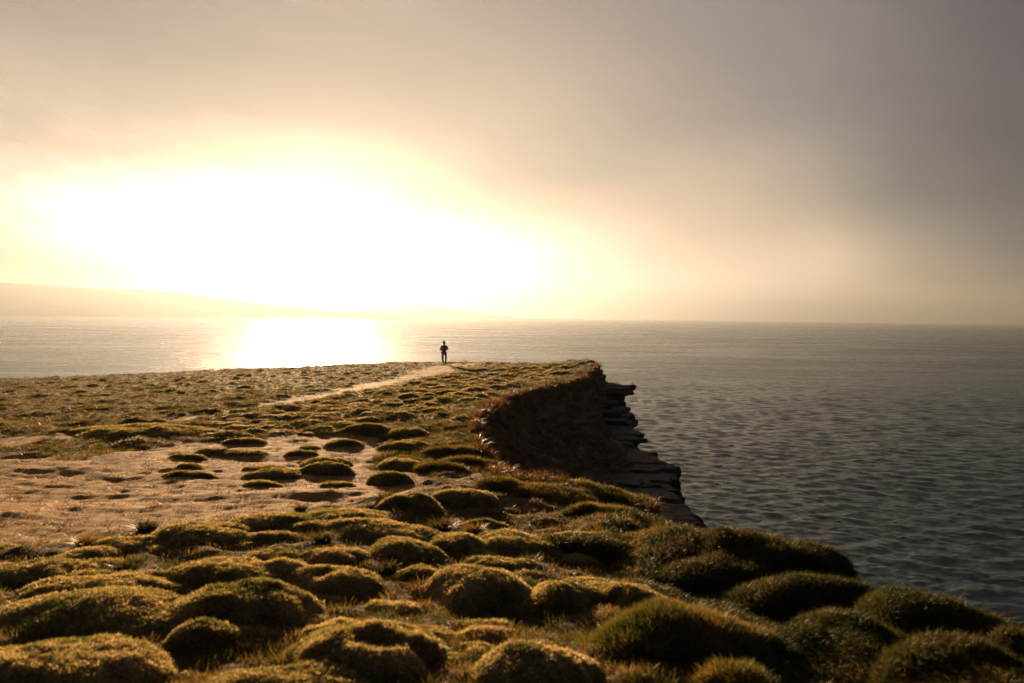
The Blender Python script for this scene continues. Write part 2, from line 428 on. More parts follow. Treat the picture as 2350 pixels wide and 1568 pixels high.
def mat_cushion():
    m, q, out = material('cushion_turf')
    pos = q.n('ShaderNodeNewGeometry').outputs['Position']
    nA = q.noise(pos, 3.0, 4, 0.6); nB = q.noise(pos, 60.0, 3, 0.6)
    col = q.ramp(nA, [(0.35, (0.035, 0.040, 0.012)), (0.5, (0.080, 0.066, 0.028)), (0.68, (0.15, 0.105, 0.055))])
    b = bump(q, nB, 0.7, 0.02)
    q.nt.links.new(principled(q, col, 0.9, 0.15, b), out.inputs[0])
    return m

def mat_blade(name, cols, trans=0.45, spread=0.35, gloss=0.25):
    m, q, out = material(name)
    rnd = q.n('ShaderNodeObjectInfo').outputs['Random']
    pos = q.n('ShaderNodeNewGeometry').outputs['Position']
    nA = q.noise(pos, 2.2, 3, 0.6)
    f = q.m('ADD', q.m('MULTIPLY', q.m('SUBTRACT', rnd, 0.5), spread), nA)
    c = q.ramp(f, [(0.28, cols[0]), (0.5, cols[1]), (0.72, cols[2])])
    p = principled(q, c, 0.5, gloss)
    t = q.n('ShaderNodeBsdfTranslucent'); q.put(t.inputs[0], q.mix(1.0, c, (1.0, 0.95, 0.7), 'MULTIPLY'))
    mx = q.n('ShaderNodeMixShader'); mx.inputs[0].default_value = trans
    q.nt.links.new(p, mx.inputs[1]); q.nt.links.new(t.outputs[0], mx.inputs[2])
    q.nt.links.new(mx.outputs[0], out.inputs[0])
    return m

def mat_simple(name, col, rough=0.85, var=0.25, scale=8, spec=0.2):
    m, q, out = material(name)
    pos = q.n('ShaderNodeTexCoord').outputs['Object']
    n = q.noise(pos, scale, 5, 0.6)
    c = q.ramp(n, [(0.3, tuple(v * (1 - var) for v in col)), (0.7, tuple(v * (1 + var) for v in col))])
    q.nt.links.new(principled(q, c, rough, spec, bump(q, n, 0.4, 0.02)), out.inputs[0])
    return m

M_GROUND = mat_ground()
M_CUSH = mat_cushion()
M_FUZZ = mat_blade('cushion_leaves', [(0.075, 0.098, 0.024), (0.23, 0.18, 0.075), (0.48, 0.35, 0.19)], 0.45, 0.6, 0.35)
M_GRASS = mat_blade('rough_grass_leaves', [(0.040, 0.056, 0.010), (0.100, 0.086, 0.022), (0.24, 0.150, 0.052)], 0.45, 0.4, 0.06)
M_LUSH_DIM = mat_blade('dimmed_lush_grass_leaves', [(0.014, 0.026, 0.005), (0.036, 0.042, 0.010), (0.095, 0.068, 0.026)], 0.4, 0.5, 0.05)  # dark green grass, darkened further to paint in the weak light at right
M_DEAD = mat_blade('dead_grass_leaves', [(0.075, 0.038, 0.015), (0.135, 0.070, 0.030), (0.24, 0.135, 0.062)], 0.35, 0.5, 0.06)
M_ROCK = None
def mat_rock():
    m, q, out = material('cliff_rock')
    pos = q.n('ShaderNodeNewGeometry').outputs['Position']
    nA = q.noise(pos, 1.3, 5, 0.6); nB = q.noise(q.vmul(pos, (1, 1, 6)), 3.0, 5, 0.65)
    col = q.ramp(q.m('ADD', q.m('MULTIPLY', nA, .5), q.m('MULTIPLY', nB, .5)), [(0.35, (0.018, 0.014, 0.011)), (0.55, (0.042, 0.031, 0.024)), (0.7, (0.085, 0.062, 0.045))])
    q.nt.links.new(principled(q, col, 0.8, 0.3, bump(q, q.m('ADD', nB, q.m('MULTIPLY', nA, 1.5)), 1.0, 0.25)), out.inputs[0])
    return m
M_ROCK = mat_rock()

# ------------------------------------------------------------------ ground sheet (finer where the eye stands)
NR, NA = 640, 760
rr = np.exp(np.linspace(math.log(1.2), math.log(92), NR))
aa = np.concatenate([np.linspace(-176, -62, 30), np.linspace(-60, 55, NA - 60), np.linspace(57, 180, 30)])
aa = R(1) * aa
RR, AA = np.meshgrid(rr, aa, indexing='ij')
GX, GY = RR * np.sin(AA), RR * np.cos(AA)
gz, gs, gb, gt = height(GX.ravel(), GY.ravel(), True)
GZ = gz.reshape(GX.shape); GSc = gs.reshape(GX.shape); GB = gb.reshape(GX.shape)
scarp = sstep(GSc, 0.02, 0.3)
me = mk_mesh('ground', np.stack([GX, GY, GZ], -1).reshape(-1, 3), grid_faces(NR, NA, True), M_GROUND, attrs={'bare': GB, 'scarp': scarp})
tag(link('ground', me), kind='structure')
core = [(0, 0, float(height(np.array([0.]), np.array([0.]))[0]))]
cx_ = 1.2 * np.sin(aa); cy_ = 1.2 * np.cos(aa)
cv_ = np.vstack([[core[0]], np.stack([cx_, cy_, GZ[0]], -1)])
cf_ = [(0, i + 1, (i + 1) % NA + 1) for i in range(NA)]
me = mk_mesh('ground_underfoot', cv_, cf_, M_GROUND, attrs={'bare': np.zeros(NA + 1), 'scarp': np.zeros(NA + 1)})
tag(link('ground', me), kind='structure')

# ------------------------------------------------------------------ sea
def mat_sea():
    m, q, out = material('sea_water')
    pos = q.n('ShaderNodeNewGeometry').outputs['Position']
    p1 = q.vmul(pos, (0.55, 1.0, 1.0))
    nA = q.noise(p1, 0.055, 4, 0.6, 0.3)
    nM = q.noise(p1, 0.15, 4, 0.6, 0.5)
    nB = q.noise(p1, 0.42, 6, 0.72, 0.5)
    nC = q.noise(p1, 2.6, 4, 0.65, 0.4)
    b = bump(q, nC, 1.0, 0.10)
    b = bump(q, nB, 1.0, 0.50, b)
    b = bump(q, nM, 1.0, 3.6, b)
    q.put(b.node.inputs['Strength'], q.m('ADD', 0.35, q.m('MULTIPLY', q.n('ShaderNodeAttribute', attribute_name='chop').outputs['Fac'], 0.65)))
    b = bump(q, nA, 1.0, 5.0, b)
    q.put(b.node.inputs['Strength'], q.m('ADD', 0.2, q.m('MULTIPLY', q.n('ShaderNodeAttribute', attribute_name='chop').outputs['Fac'], 0.8)))
    gust = q.noise(q.vmul(pos, (0.30, 1.0, 1.0)), 0.009, 5, 0.6, 0.3)
    chop = q.n('ShaderNodeAttribute', attribute_name='chop').outputs['Fac']
    rgh = q.m('ADD', q.rng(gust, 0.38, 0.62, 0.11, 0.22, False), q.m('MULTIPLY', chop, 0.09))
    col = q.ramp(nM, [(0.35, (0.003, 0.022, 0.026)), (0.65, (0.007, 0.038, 0.042))])
    p = q.n('ShaderNodeBsdfPrincipled')
    q.put(p.inputs['Base Color'], col); q.put(p.inputs['Roughness'], rgh)
    p.inputs['IOR'].default_value = 1.333
    q.put(p.inputs['Normal'], b)
    q.nt.links.new(p.outputs[0], out.inputs[0])
    return m
sr = [40.0]
while sr[-1] < 24500:
    r_ = sr[-1]
    sr.append(r_ + (3.0 if r_ < 90 else max(0.5, 0.33 * r_ * r_ / 51225.0)) if r_ < 6000 else r_ * 1.16)
sr = np.array(sr)
sa = R(1) * np.concatenate([np.linspace(-172, -50, 40), np.linspace(-48, 48, 620), np.linspace(50, 180, 44)])
SR, SA = np.meshgrid(sr, sa, indexing='ij')
SX, SY = SR * np.sin(SA), SR * np.cos(SA)
SZ = np.full_like(SX, SEA_Z)
SPC = np.gradient(sr)[:, None] * np.ones_like(SR)
wr = np.random.default_rng(5)
LOST = np.zeros_like(sr)
for k in range(110):
    lam = 1.7 * (15 / 1.7) ** wr.random()
    th = R(205) + wr.normal(0, 0.65)
    kk = 2 * math.pi / lam
    amp = 0.0043 * lam * (0.6 + 0.8 * wr.random())
    fade = 1 - sstep(SPC, lam * 0.16, lam * 0.62)
    LOST += (1 - fade[:, 0]) / 110
    SZ += fade * amp * np.sin(kk * (SX * math.sin(th) + SY * math.cos(th)) + wr.random() * 6.28)
me = mk_mesh('sea', np.stack([SX, SY, SZ], -1).reshape(-1, 3), grid_faces(len(sr), len(sa), True), mat_sea(), attrs={'chop': (LOST[:, None] * np.ones_like(SR)).ravel()})
tag(link('sea', me), kind='structure')

# ------------------------------------------------------------------ far coast
M_HILL = mat_simple('far_moorland', (0.15, 0.085, 0.035), 0.95, 0.3, 0.004, 0.0)
def hill(name, prof, r0, r1, seed, az_pad):
    azs = np.array([p[0] for p in prof]); hs = np.array([p[1] for p in prof])
    A = np.linspace(azs[0], azs[-1], 220); Rr = np.linspace(r0, r1, 60)
    Rg, Ag = np.meshgrid(Rr, A, indexing='ij')
    H = np.interp(Ag, azs, hs)
    t = (Rg - r0) / (r1 - r0)
    prof_t = np.sin(np.clip(t / 0.62, 0, 1) * math.pi / 2) ** 0.9 * (1 - sstep(t, 0.72, 1.0))
    X, Y = Rg * np.sin(R(1) * Ag), Rg * np.cos(R(1) * Ag)
    Z = SEA_Z + H * prof_t * (1 + 0.08 * fbm(X / 1500, Y / 1500, 4, seed)) - 4 + 8 * fbm(X / 250, Y / 250, 3, seed + 3)
    me = mk_mesh(name, np.stack([X, Y, Z], -1).reshape(-1, 3), grid_faces(60, 220), M_HILL)
    return tag(link(name, me), kind='structure')
def prof_from(pts, dist):
    o = []
    for X, Y in pts:
        r = ray(X, Y); a = math.degrees(math.atan2(r[0], r[1])); o.append((a, EYE[2] - SEA_Z + r[2] / math.hypot(r[0], r[1]) * dist))
    return o
r_ridge = 12600 + 0.65 * 3000
hill('hill', [(-75, 400), (-50, 470)] + prof_from([(0, 646), (120, 655), (280, 664), (330, 664), (420, 674), (520, 687), (640, 700), (760, 712), (860, 719)], r_ridge) + [(-7, 0)], 12600, 15600, 70, 0)
hill('hill', [(-16, 0)] + prof_from([(700, 716), (760, 715), (870, 706), (980, 702), (1040, 707), (1090, 717)], 19600) + [(0.5, 40), (4, 0)], 18000, 21000, 90, 0)

# ------------------------------------------------------------------ clumps of blades (prototypes, outside the scene)
proto_col = bpy.data.collections.new('leaf_prototypes')
def clump_mesh(name, n, rad, hmin, hmax, wid, lean, mat, segs=2, seed=0):
    r = np.random.default_rng(seed)
    V, Fc = [], []
    for k in range(n):
        a = r.random() * 6.283; q = rad * math.sqrt(r.random())
        bx, by = q * math.cos(a), q * math.sin(a)
        h = hmin + (hmax - hmin) * r.random()
        la = a + r.normal(0, 0.8); ln = lean * h * (0.4 + r.random())
        wa = r.random() * 6.283; wx, wy = math.cos(wa) * wid / 2, math.sin(wa) * wid / 2
        i0 = len(V)
        lx, ly = math.cos(la) * ln, math.sin(la) * ln
        V += [(bx - wx, by - wy, -0.15 * h), (bx + wx, by + wy, -0.15 * h)]
        if segs == 2:
            V += [(bx - wx * .8 + lx * .35, by - wy * .8 + ly * .35, h * .6), (bx + wx * .8 + lx * .35, by + wy * .8 + ly * .35, h * .6)]
            V += [(bx + lx, by + ly, h * (1 - 0.25 * lean))]
            Fc += [(i0, i0 + 1, i0 + 3), (i0, i0 + 3, i0 + 2), (i0 + 2, i0 + 3, i0 + 4)]
        else:
            V += [(bx + lx, by + ly, h)]
            Fc += [(i0, i0 + 1, i0 + 2)]
    me = mk_mesh(name, V, Fc, mat, smooth=False)
    return me
def proto(name, *a, **k):
    o = bpy.data.objects.new(name, clump_mesh(name, *a, **k)); proto_col.objects.link(o); return o
PR = {
    'fuzz': proto('cushion_sprig', 20, 0.026, 0.003, 0.010, 0.0050, 0.8, M_FUZZ, segs=1, seed=1),
    'grass': proto('grass_clump', 16, 0.05, 0.05, 0.12, 0.006, 0.8, M_GRASS, segs=2, seed=2),
    'lush_dim': proto('dimmed_lush_grass_clump', 16, 0.05, 0.04, 0.12, 0.006, 0.9, M_LUSH_DIM, segs=2, seed=12),
    'short': proto('short_grass_clump', 14, 0.045, 0.018, 0.045, 0.006, 0.7, M_GRASS, segs=1, seed=3),
    'dead': proto('dead_grass_clump', 18, 0.05, 0.06, 0.16, 0.006, 0.9, M_DEAD, segs=2, seed=4),
    'litter': proto('dead_litter', 12, 0.05, 0.006, 0.022, 0.006, 1.6, M_DEAD, segs=1, seed=6),
}
def gn_group(key):
    ng = bpy.data.node_groups.new('scatter_' + key, 'GeometryNodeTree')
    ng.interface.new_socket('Geometry', in_out='INPUT', socket_type='NodeSocketGeometry')
    ng.interface.new_socket('Geometry', in_out='OUTPUT', socket_type='NodeSocketGeometry')
    N = ng.nodes.new
    gi, go = N('NodeGroupInput'), N('NodeGroupOutput')
    oi = N('GeometryNodeObjectInfo'); oi.inputs['Object'].default_value = PR[key]; oi.inputs['As Instance'].default_value = True
    ip = N('GeometryNodeInstanceOnPoints')
    ra = N('GeometryNodeInputNamedAttribute'); ra.data_type = 'FLOAT_VECTOR'; ra.inputs[0].default_value = 'rot'
    sa_ = N('GeometryNodeInputNamedAttribute'); sa_.data_type = 'FLOAT'; sa_.inputs[0].default_value = 'scl'
    L = ng.links.new
    mp = N('GeometryNodeMeshToPoints')
    L(gi.outputs[0], mp.inputs[0]); L(mp.outputs[0], ip.inputs['Points'])
    L(oi.outputs['Geometry'], ip.inputs['Instance'])
    L(ra.outputs[0], ip.inputs['Rotation']); L(sa_.outputs[0], ip.inputs['Scale'])
    L(ip.outputs[0], go.inputs[0])
    return ng
GN = {k: gn_group(k) for k in PR}

def euler_from_normal(N, spin):
    """euler XYZ (radians) taking +Z to N after a random spin"""
    nx, ny, nz = N[:, 0], N[:, 1], N[:, 2]
    # R = Rz(a) Ry(b) Rz(c) -> matrix -> XYZ euler
    b = np.arccos(np.clip(nz, -1, 1)); a = np.arctan2(ny, nx); c = spin - a
    ca, sa2, cb, sb, cc, sc2 = np.cos(a), np.sin(a), np.cos(b), np.sin(b), np.cos(c), np.sin(c)
    m00 = ca * cb * cc - sa2 * sc2; m10 = sa2 * cb * cc + ca * sc2; m20 = -sb * cc
    m21 = sb * sc2; m22 = cb
    y = np.arcsin(np.clip(-m20, -1, 1)); x = np.arctan2(m21, m22); z = np.arctan2(m10, m00)
    return np.stack([x, y, z], -1)

def scatter(name, key, P, N, scl, parent=None):
    me = bpy.data.meshes.new(name)
    me.vertices.add(len(P)); me.vertices.foreach_set('co', np.asarray(P, np.float32).ravel())
    E = euler_from_normal(N, rng.random(len(P)) * 6.283)
    a = me.attributes.new('rot', 'FLOAT_VECTOR', 'POINT'); a.data.foreach_set('vector', E.astype(np.float32).ravel())
    a = me.attributes.new('scl', 'FLOAT', 'POINT'); a.data.foreach_set('value', np.asarray(scl, np.float32))
    o = link(name, me, parent)
    md = o.modifiers.new('scatter', 'NODES'); md.node_group = GN[key]
    o['kind'] = 'stuff'
    return o

# ------------------------------------------------------------------ hummocks
HUM = [  # print x, print top, print width, height m, depth/width, seed, label
 (165, 1478, 370, 0.24, 0.9, 1, 'round turf cushion cut by the bottom left corner of the frame'),
 (568, 1342, 262, 0.30, 0.95, 2, 'tallest dark domed cushion at lower left with a golden rim'),
 (262, 1370, 430, 0.20, 0.60, 3, 'long low cushion running left from the tallest domed cushion'),
 (470, 1432, 130, 0.20, 0.80, 4, 'small knob on the shaded near side of the tallest domed cushion'),
 (520, 1289, 250, 0.20, 0.60, 5, 'wavy golden ridge cushion directly behind the tallest domed cushion'),
 (655, 1300, 130, 0.15, 0.70, 55, 'short saddle cushion at the right end of the wavy golden ridge'),
 (235, 1332, 330, 0.15, 0.45, 6, 'long flat golden cushion behind the long low cushion at left'),
 (95, 1292, 210, 0.18, 0.7, 7, 'rounded brown cushion at the left edge below the bare ground'),
 (195, 1264, 130, 0.12, 0.7, 8, 'small green cushion at the near end of the bare ground'),
 (330, 1314, 120, 0.10, 0.7, 9, 'small flat cushion between two spiky tufts at left'),
 (470, 1208, 210, 0.18, 0.7, 10, 'green humped cushion bordering the bare ground behind dark turf'),
 (300, 1240, 160, 0.12, 0.6, 56, 'low dark green cushion left of the green humped one'),
 (640, 1182, 170, 0.16, 0.75, 11, 'round cushion at the middle of the bare ground border'),
 (790, 1172, 180, 0.17, 0.7, 12, 'dark green oval cushion right of the round border cushion'),
 (880, 1203, 250, 0.17, 0.6, 13, 'broad pale golden cushion in the middle foreground'),
 (943, 1152, 130, 0.15, 0.8, 14, 'dark round cushion behind the broad pale golden one'),
 (1068, 1138, 150, 0.14, 0.7, 15, 'soft brown cushion below the green slope near the cliff rim'),
 (770, 1269, 130, 0.15, 0.8, 16, 'small golden dome in front of the broad pale golden cushion'),
 (630, 1270, 110, 0.10, 0.7, 17, 'tiny flat golden cushion behind the wavy ridge'),
 (935, 1246, 160, 0.18, 0.9, 18, 'left half of the double cushion at picture centre, lower and browner'),
 (1050, 1228, 110, 0.18, 1.0, 19, 'right half of the double cushion at picture centre, rounder'),
 (1185, 1226, 200, 0.20, 0.75, 20, 'wide green cushion right of the double cushion'),
 (1155, 1284, 140, 0.15, 0.7, 21, 'brown cushion squeezed between the wide green one and the large green dome'),
 (1097, 1308, 215, 0.30, 0.95, 22, 'large green dome with a long dark flank at lower centre'),
 (965, 1304, 90, 0.14, 0.9, 23, 'small brown cushion touching the left side of the large green dome'),
 (772, 1306, 165, 0.20, 0.9, 24, 'cushion with dark red eroded hollow at lower centre left'),
 (1300, 1345, 170, 0.24, 0.9, 25, 'left one of the twin green cushions right of the large green dome'),
 (1450, 1356, 170, 0.24, 0.9, 26, 'right one of the twin green cushions, rounder and greener'),
 (850, 1440, 325, 0.24, 0.75, 27, 'broad green cushion with a dark open hole near the bottom edge'),
 (765, 1427, 110, 0.12, 0.7, 28, 'brown crumbling mound behind the cushion with the dark open hole'),
 (672, 1540, 310, 0.15, 0.6, 29, 'golden cushion cut off by the bottom edge left of centre'),
 (1228, 1490, 250, 0.22, 0.8, 30, 'bright speckled cushion at the bottom edge right of centre'),
 (1560, 1428, 330, 0.25, 0.8, 31, 'largest speckled grassy dome at lower right of centre'),
 (1690, 1540, 170, 0.15, 0.7, 32, 'bright green low cushion at the bottom edge below the speckled dome'),
 (1400, 1188, 190, 0.13, 0.6, 33, 'grassy swell just inside the near rim of the eroded hollow'),
 (1000, 1442, 90, 0.06, 0.7, 34, 'low brown patch of turf right of the open hole cushion'),
 (1800, 1246, 340, 0.42, 0.6, 70, 'large grassy mound on the skyline with a black shaded near side'),
 (1590, 1245, 190, 0.12, 0.7, 71, 'shaggy mound at the cliff rim left of the large skyline mound'),
 (2110, 1368, 270, 0.36, 0.7, 72, 'grassy mound on the rim right of the skyline mound, dark below'),
 (1960, 1432, 280, 0.22, 0.6, 73, 'low grassy ridge in front of the right rim mound'),
 (2325, 1462, 110, 0.36, 0.9, 74, 'reddish brown mound cut by the right edge of the frame'),
 (1660, 1296, 220, 0.26, 0.7, 75, 'rough grassy mound in front of the rim mound right of centre'),
 (2180, 1500, 240, 0.26, 0.8, 76, 'dark mound in the bottom right corner'),
 (1830, 1345, 260, 0.24, 0.6, 77, 'dim grassy hump in the hollow below the large skyline mound'),
 (1345, 1243, 170, 0.18, 0.7, 78, 'rough brown hump right of the wide green cushion'),
 (1260, 1130, 190, 0.045, 0.6, 79, 'long grassy ridge just inside the near rim, left part'),
 (1420, 1138, 160, 0.045, 0.7, 80, 'grassy ridge just inside the near rim, right part'),
 (1150, 1114, 120, 0.07, 0.6, 81, 'grassy hump at the lower left corner of the eroded hollow'),
 # cushions on the bare ground
 (632, 1084, 125, 0.10, 0.6, 40, 'largest isolated brown cushion in the middle of the bare ground'),
 (603, 1109, 88, 0.05, 0.5, 41, 'thin flat cushion in front of the largest isolated one'),
 (750, 1072, 112, 0.13, 0.7, 42, 'bright green isolated cushion on the bare ground'),
 (748, 1056, 120, 0.10, 0.6, 43, 'golden cushion touching the back of the bright green isolated one'),
 (612, 1072, 90, 0.05, 0.5, 44, 'low brown cushion behind the largest isolated cushion'),
 (434, 1088, 108, 0.07, 0.5, 45, 'flat cushion with long shadow, leftmost on the bare ground'),
 (440, 1071, 68, 0.06, 0.6, 46, 'small crumbling cushion behind the leftmost flat one'),
 (433, 1047, 78, 0.07, 0.6, 47, 'small cushion at the left end of the far row on bare ground'),
 (490, 1035, 92, 0.06, 0.5, 48, 'flat cushion second from left in the far row on bare ground'),
 (562, 1040, 115, 0.06, 0.45, 49, 'long thin cushion third from left in the far row on bare ground'),
 (692, 1040, 68, 0.07, 0.7, 50, 'small smooth cushion standing alone behind the green isolated one'),
 (785, 1018, 80, 0.10, 0.7, 51, 'rounded cushion right of the far row near the tussock strip'),
 (712, 1027, 48, 0.05, 0.7, 52, 'tiny brown cushion left of the rounded one near the tussock strip'),
 (568, 1011, 92, 0.09, 0.6, 53, 'cushion at the foot of the tussock strip, left of centre'),
 (770, 1110, 72, 0.04, 0.5, 54, 'thin low cushion at the near right end of the bare ground'),
 (893, 1093, 110, 0.11, 0.7, 57, 'brown cushion at the right end of the bare ground'),
 (921, 1060, 106, 0.12, 0.7, 58, 'green cushion behind the right end of the bare ground'),
 (846, 983, 95, 0.14, 0.7, 59, 'tall dark cushion at the back right of the bare ground'),
 (925, 1020, 118, 0.12, 0.6, 60, 'long cushion against the green slope right of the bare ground'),
 (930, 990, 90, 0.12, 0.6, 61, 'dark cushion below the green slope beside the tall dark one'),
 (330, 984, 330, 0.10, 0.6, 62, 'broad brown mound left of the tussock strip, beside the track'),
 (0, 1252, 80, 0.08, 0.7, 63, 'small dark cushion cut by the left edge at the near side of the bare ground'),
 (1010, 1075, 120, 0.07, 0.5, 64, 'dark green ridge on the slope left of the eroded hollow'),
 (1035, 1035, 130, 0.07, 0.4, 65, 'grassy ridge above the dark green one on the slope'),
 (1080, 1060, 120, 0.06, 0.4, 66, 'grassy ridge nearest the left lip of the eroded hollow'),
]
GRP = 'turf cushions on the headland'
def dome(name, x0, y0, hw, h, dr, seed, label, group, detail):
    r = np.random.default_rng(seed * 7 + 3)
    na, nr = detail
    ph = np.linspace(0, 2 * math.pi, na, endpoint=False)
    t = np.linspace(0, 1, nr)
    T, PH = np.meshgrid(t, ph, indexing='ij')
    lk = 1.7 if detail[0] <= 24 else 1.15
    lob = 1 + lk * (0.10 * np.cos(2 * PH + r.random() * 6.3) + 0.08 * np.cos(3 * PH + r.random() * 6.3) + 0.05 * np.cos(5 * PH + r.random() * 6.3) + 0.03 * np.cos(8 * PH + r.random() * 6.3))
    rho = T * lob
    tilt = r.normal(0, 0.08)
    lx = hw * rho * np.cos(PH + tilt); ly = hw * dr * rho * np.sin(PH + tilt)
    X, Y = x0 + lx, y0 + ly
    T2 = np.clip(T / 0.93, 0, 1)
    prof = 0.90 * (1 - T2 ** 3.0) ** 0.72 + 0.10 * (0.5 + 0.5 * np.cos(math.pi * T))
    sc_ = 1.3 / hw
    bumpy = 1 + 0.34 * fbm(X * sc_ + seed, Y * sc_, 2, seed) * np.clip(1 - T, 0, 1) + 0.0
    big = (0.07 if detail[0] > 24 else 0.14) * h * fbm(X * 9, Y * 9, 3, seed + 2) * (T2 < 1)
    Z = height(X.ravel(), Y.ravel()).reshape(X.shape) * 0.5 + land0(X, Y) * 0.5
    z = Z + h * prof * bumpy + big - 0.10 * sstep(T, 0.93, 1.0) - 0.01
    z0 = float(land0(np.array([x0]), np.array([y0]))[0])
    if seed in (27, 24):   # open hollow worn into the crown
        cx, cyy = (0.08 * hw, -0.22 * hw * dr) if seed == 27 else (-0.18 * hw, -0.1 * hw * dr)
        q = ((lx - cx) / (0.24 * hw)) ** 2 + ((ly - cyy) / (0.30 * hw * dr)) ** 2
        z = z - 0.55 * h * np.exp(-q ** 2 * 0.8) * (0.8 + 0.5 * fbm(X * 20, Y * 20, 2, 9))
    V = np.stack([lx, ly, z - z0], -1).reshape(-1, 3)
    me = mk_mesh(name, V, grid_faces(nr, na, True), M_CUSH)
    o = link(name, me); o.location = (x0, y0, z0)
    tag(o, label, 'hummock', group)
    return o, V.reshape(nr, na, 3), (x0, y0, z0)

def cover(o, V, dens_scale, key='fuzz', n=None, scl=1.0, tmax=0.96):
    nr, na, _ = V.shape
    # sample on the dome, uniform in area, only above its foot
    d1 = np.roll(V, -1, 1) - V
    A = V[:-1]; B = d1[:-1]; C = V[1:] - V[:-1]
    Nn = np.cross(B, C); ar = np.linalg.norm(Nn, axis=-1)
    Nn = Nn / np.maximum(ar[..., None], 1e-9)
    Nn = np.where(Nn[..., 2:3] < 0, -Nn, Nn)
    ok = (np.arange(nr - 1) / (nr - 1) < tmax)[:, None]
    p = (ar * ok).ravel(); p /= p.sum()
    area = (ar * ok).sum()
    cnt = int(n or min(26000, dens_scale * area))
    idx = rng.choice(len(p), cnt, p=p)
    i, j = np.unravel_index(idx, ar.shape)
    u, v = rng.random(cnt)[:, None], rng.random(cnt)[:, None]
    P = A[i, j] + B[i, j] * u + C[i, j] * v
    N = Nn[i, j] + rng.normal(0, 0.25, (cnt, 3)); N /= np.linalg.norm(N, axis=1)[:, None]
    return scatter('turf_cover', key, P, N, scl * (0.6 + 0.8 * rng.random(cnt)), o)

hum_xy = []
for (X, YT, Wd, h, dr, sd_, lab) in HUM:
    x0, y0 = hit(X, YT, h * 0.66)
    hw = Wd / 2 * K / F_PX * y0 * (1.32 if y0 < 8 else 1.1)
    h = h * (0.72 if y0 < 8 else 1.25)
    y0 = y0 - 0.15 * hw * dr
    near_ = y0 < 8
    o, V, org = dome('turf_hummock', x0, y0, hw, h, dr, sd_, lab, GRP, (64, 30) if near_ else (36, 16))
    hum_xy.append((x0, y0, hw * 0.85, hw * dr * 0.85))
    s_ = 0.8 + 0.07 * y0
    grassy = sd_ in (33, 64, 65, 66, 31, 32, 81, 79, 80, 78)
    longg = 70 <= sd_ <= 78  # mounds that also wear the grass with the dimness painted in
    cover(o, V, (6500 if longg else 9000) / (s_ * s_), 'lush_dim' if longg else 'short' if grassy else 'fuzz', scl=s_ * (0.52 if longg else 0.9 if grassy else 1.0))

# smaller cushions that crowd the strip along the track and the ground towards the cliff
LOOSE = [1.0]
def inside_hum(x, y):
    return any(((x - a) / b) ** 2 + ((y - c) / d) ** 2 < 0.6 for a, c, b, d in [(h[0], h[1], h[2] * LOOSE[0], h[3] * LOOSE[0]) for h in hum_xy])
def crowd(poly, n, wmin, wmax, hmin, hmax, label, group, seed):
    r = np.random.default_rng(seed)
    P = np.array(poly, float); k = 0; tries = 0
    placed = []
    while k < n and tries < n * 60:
        tries += 1
        X = r.uniform(P[:, 0].min(), P[:, 0].max()); Y = r.uniform(P[:, 1].min(), P[:, 1].max())
        s_, _, _, _ = near(P, np.array([X]), np.array([Y]))
        if s_[0] > 0: continue
        w = r.uniform(wmin, wmax)
        x0, y0 = hit(X, Y)
        hw = w / 2 * K / F_PX * y0
        if any(abs(x0 - a) < 0.8 * (hw + c) and abs(y0 - b) < 0.55 * (hw + c) for a, b, c in placed): continue
        if inside_hum(x0, y0): continue
        placed.append((x0, y0, hw)); k += 1
        o, V, org = dome('turf_hummock', x0, y0, hw, r.uniform(hmin, hmax) * min(1.0, hw / 0.4), r.uniform(0.5, 0.9), seed * 100 + k, label, group, (20, 9) if y0 > 9 else (40, 18))
        s2 = 0.8 + 0.06 * y0
        cover(o, V, 8000 / s2 ** 2, 'fuzz', n=None if y0 < 9 else int(60 + 220 * hw), scl=s2 * (1.2 if y0 > 9 else 1))
crowd([(470, 985), (560, 955), (700, 930), (860, 920), (1010, 925), (1000, 950), (900, 965), (820, 975), (700, 1005), (480, 1005)], 42, 45, 105, 0.06, 0.13,
      'small rounded turf cushion crowded in the tussock strip below the track', 'cushions in the tussock strip', 3)
crowd([(860, 905), (1000, 868), (1120, 845), (1300, 838), (1280, 868), (1170, 892), (1080, 925), (980, 925)], 60, 24, 75, 0.08, 0.17,
      'small grassy tussock on the green headland between the track and the cliff rim', 'tussocks between track and cliff rim', 4)

LOOSE[0] = 1.2
crowd([(-120, 1290), (200, 1262), (420, 1225), (900, 1180), (1250, 1190), (1500, 1300), (1560, 1400), (1500, 1568), (-120, 1568)], 38, 90, 180, 0.07, 0.12,
      'low turf cushion filling a gap between the named cushions of the foreground', 'low cushions filling the foreground gaps', 5)

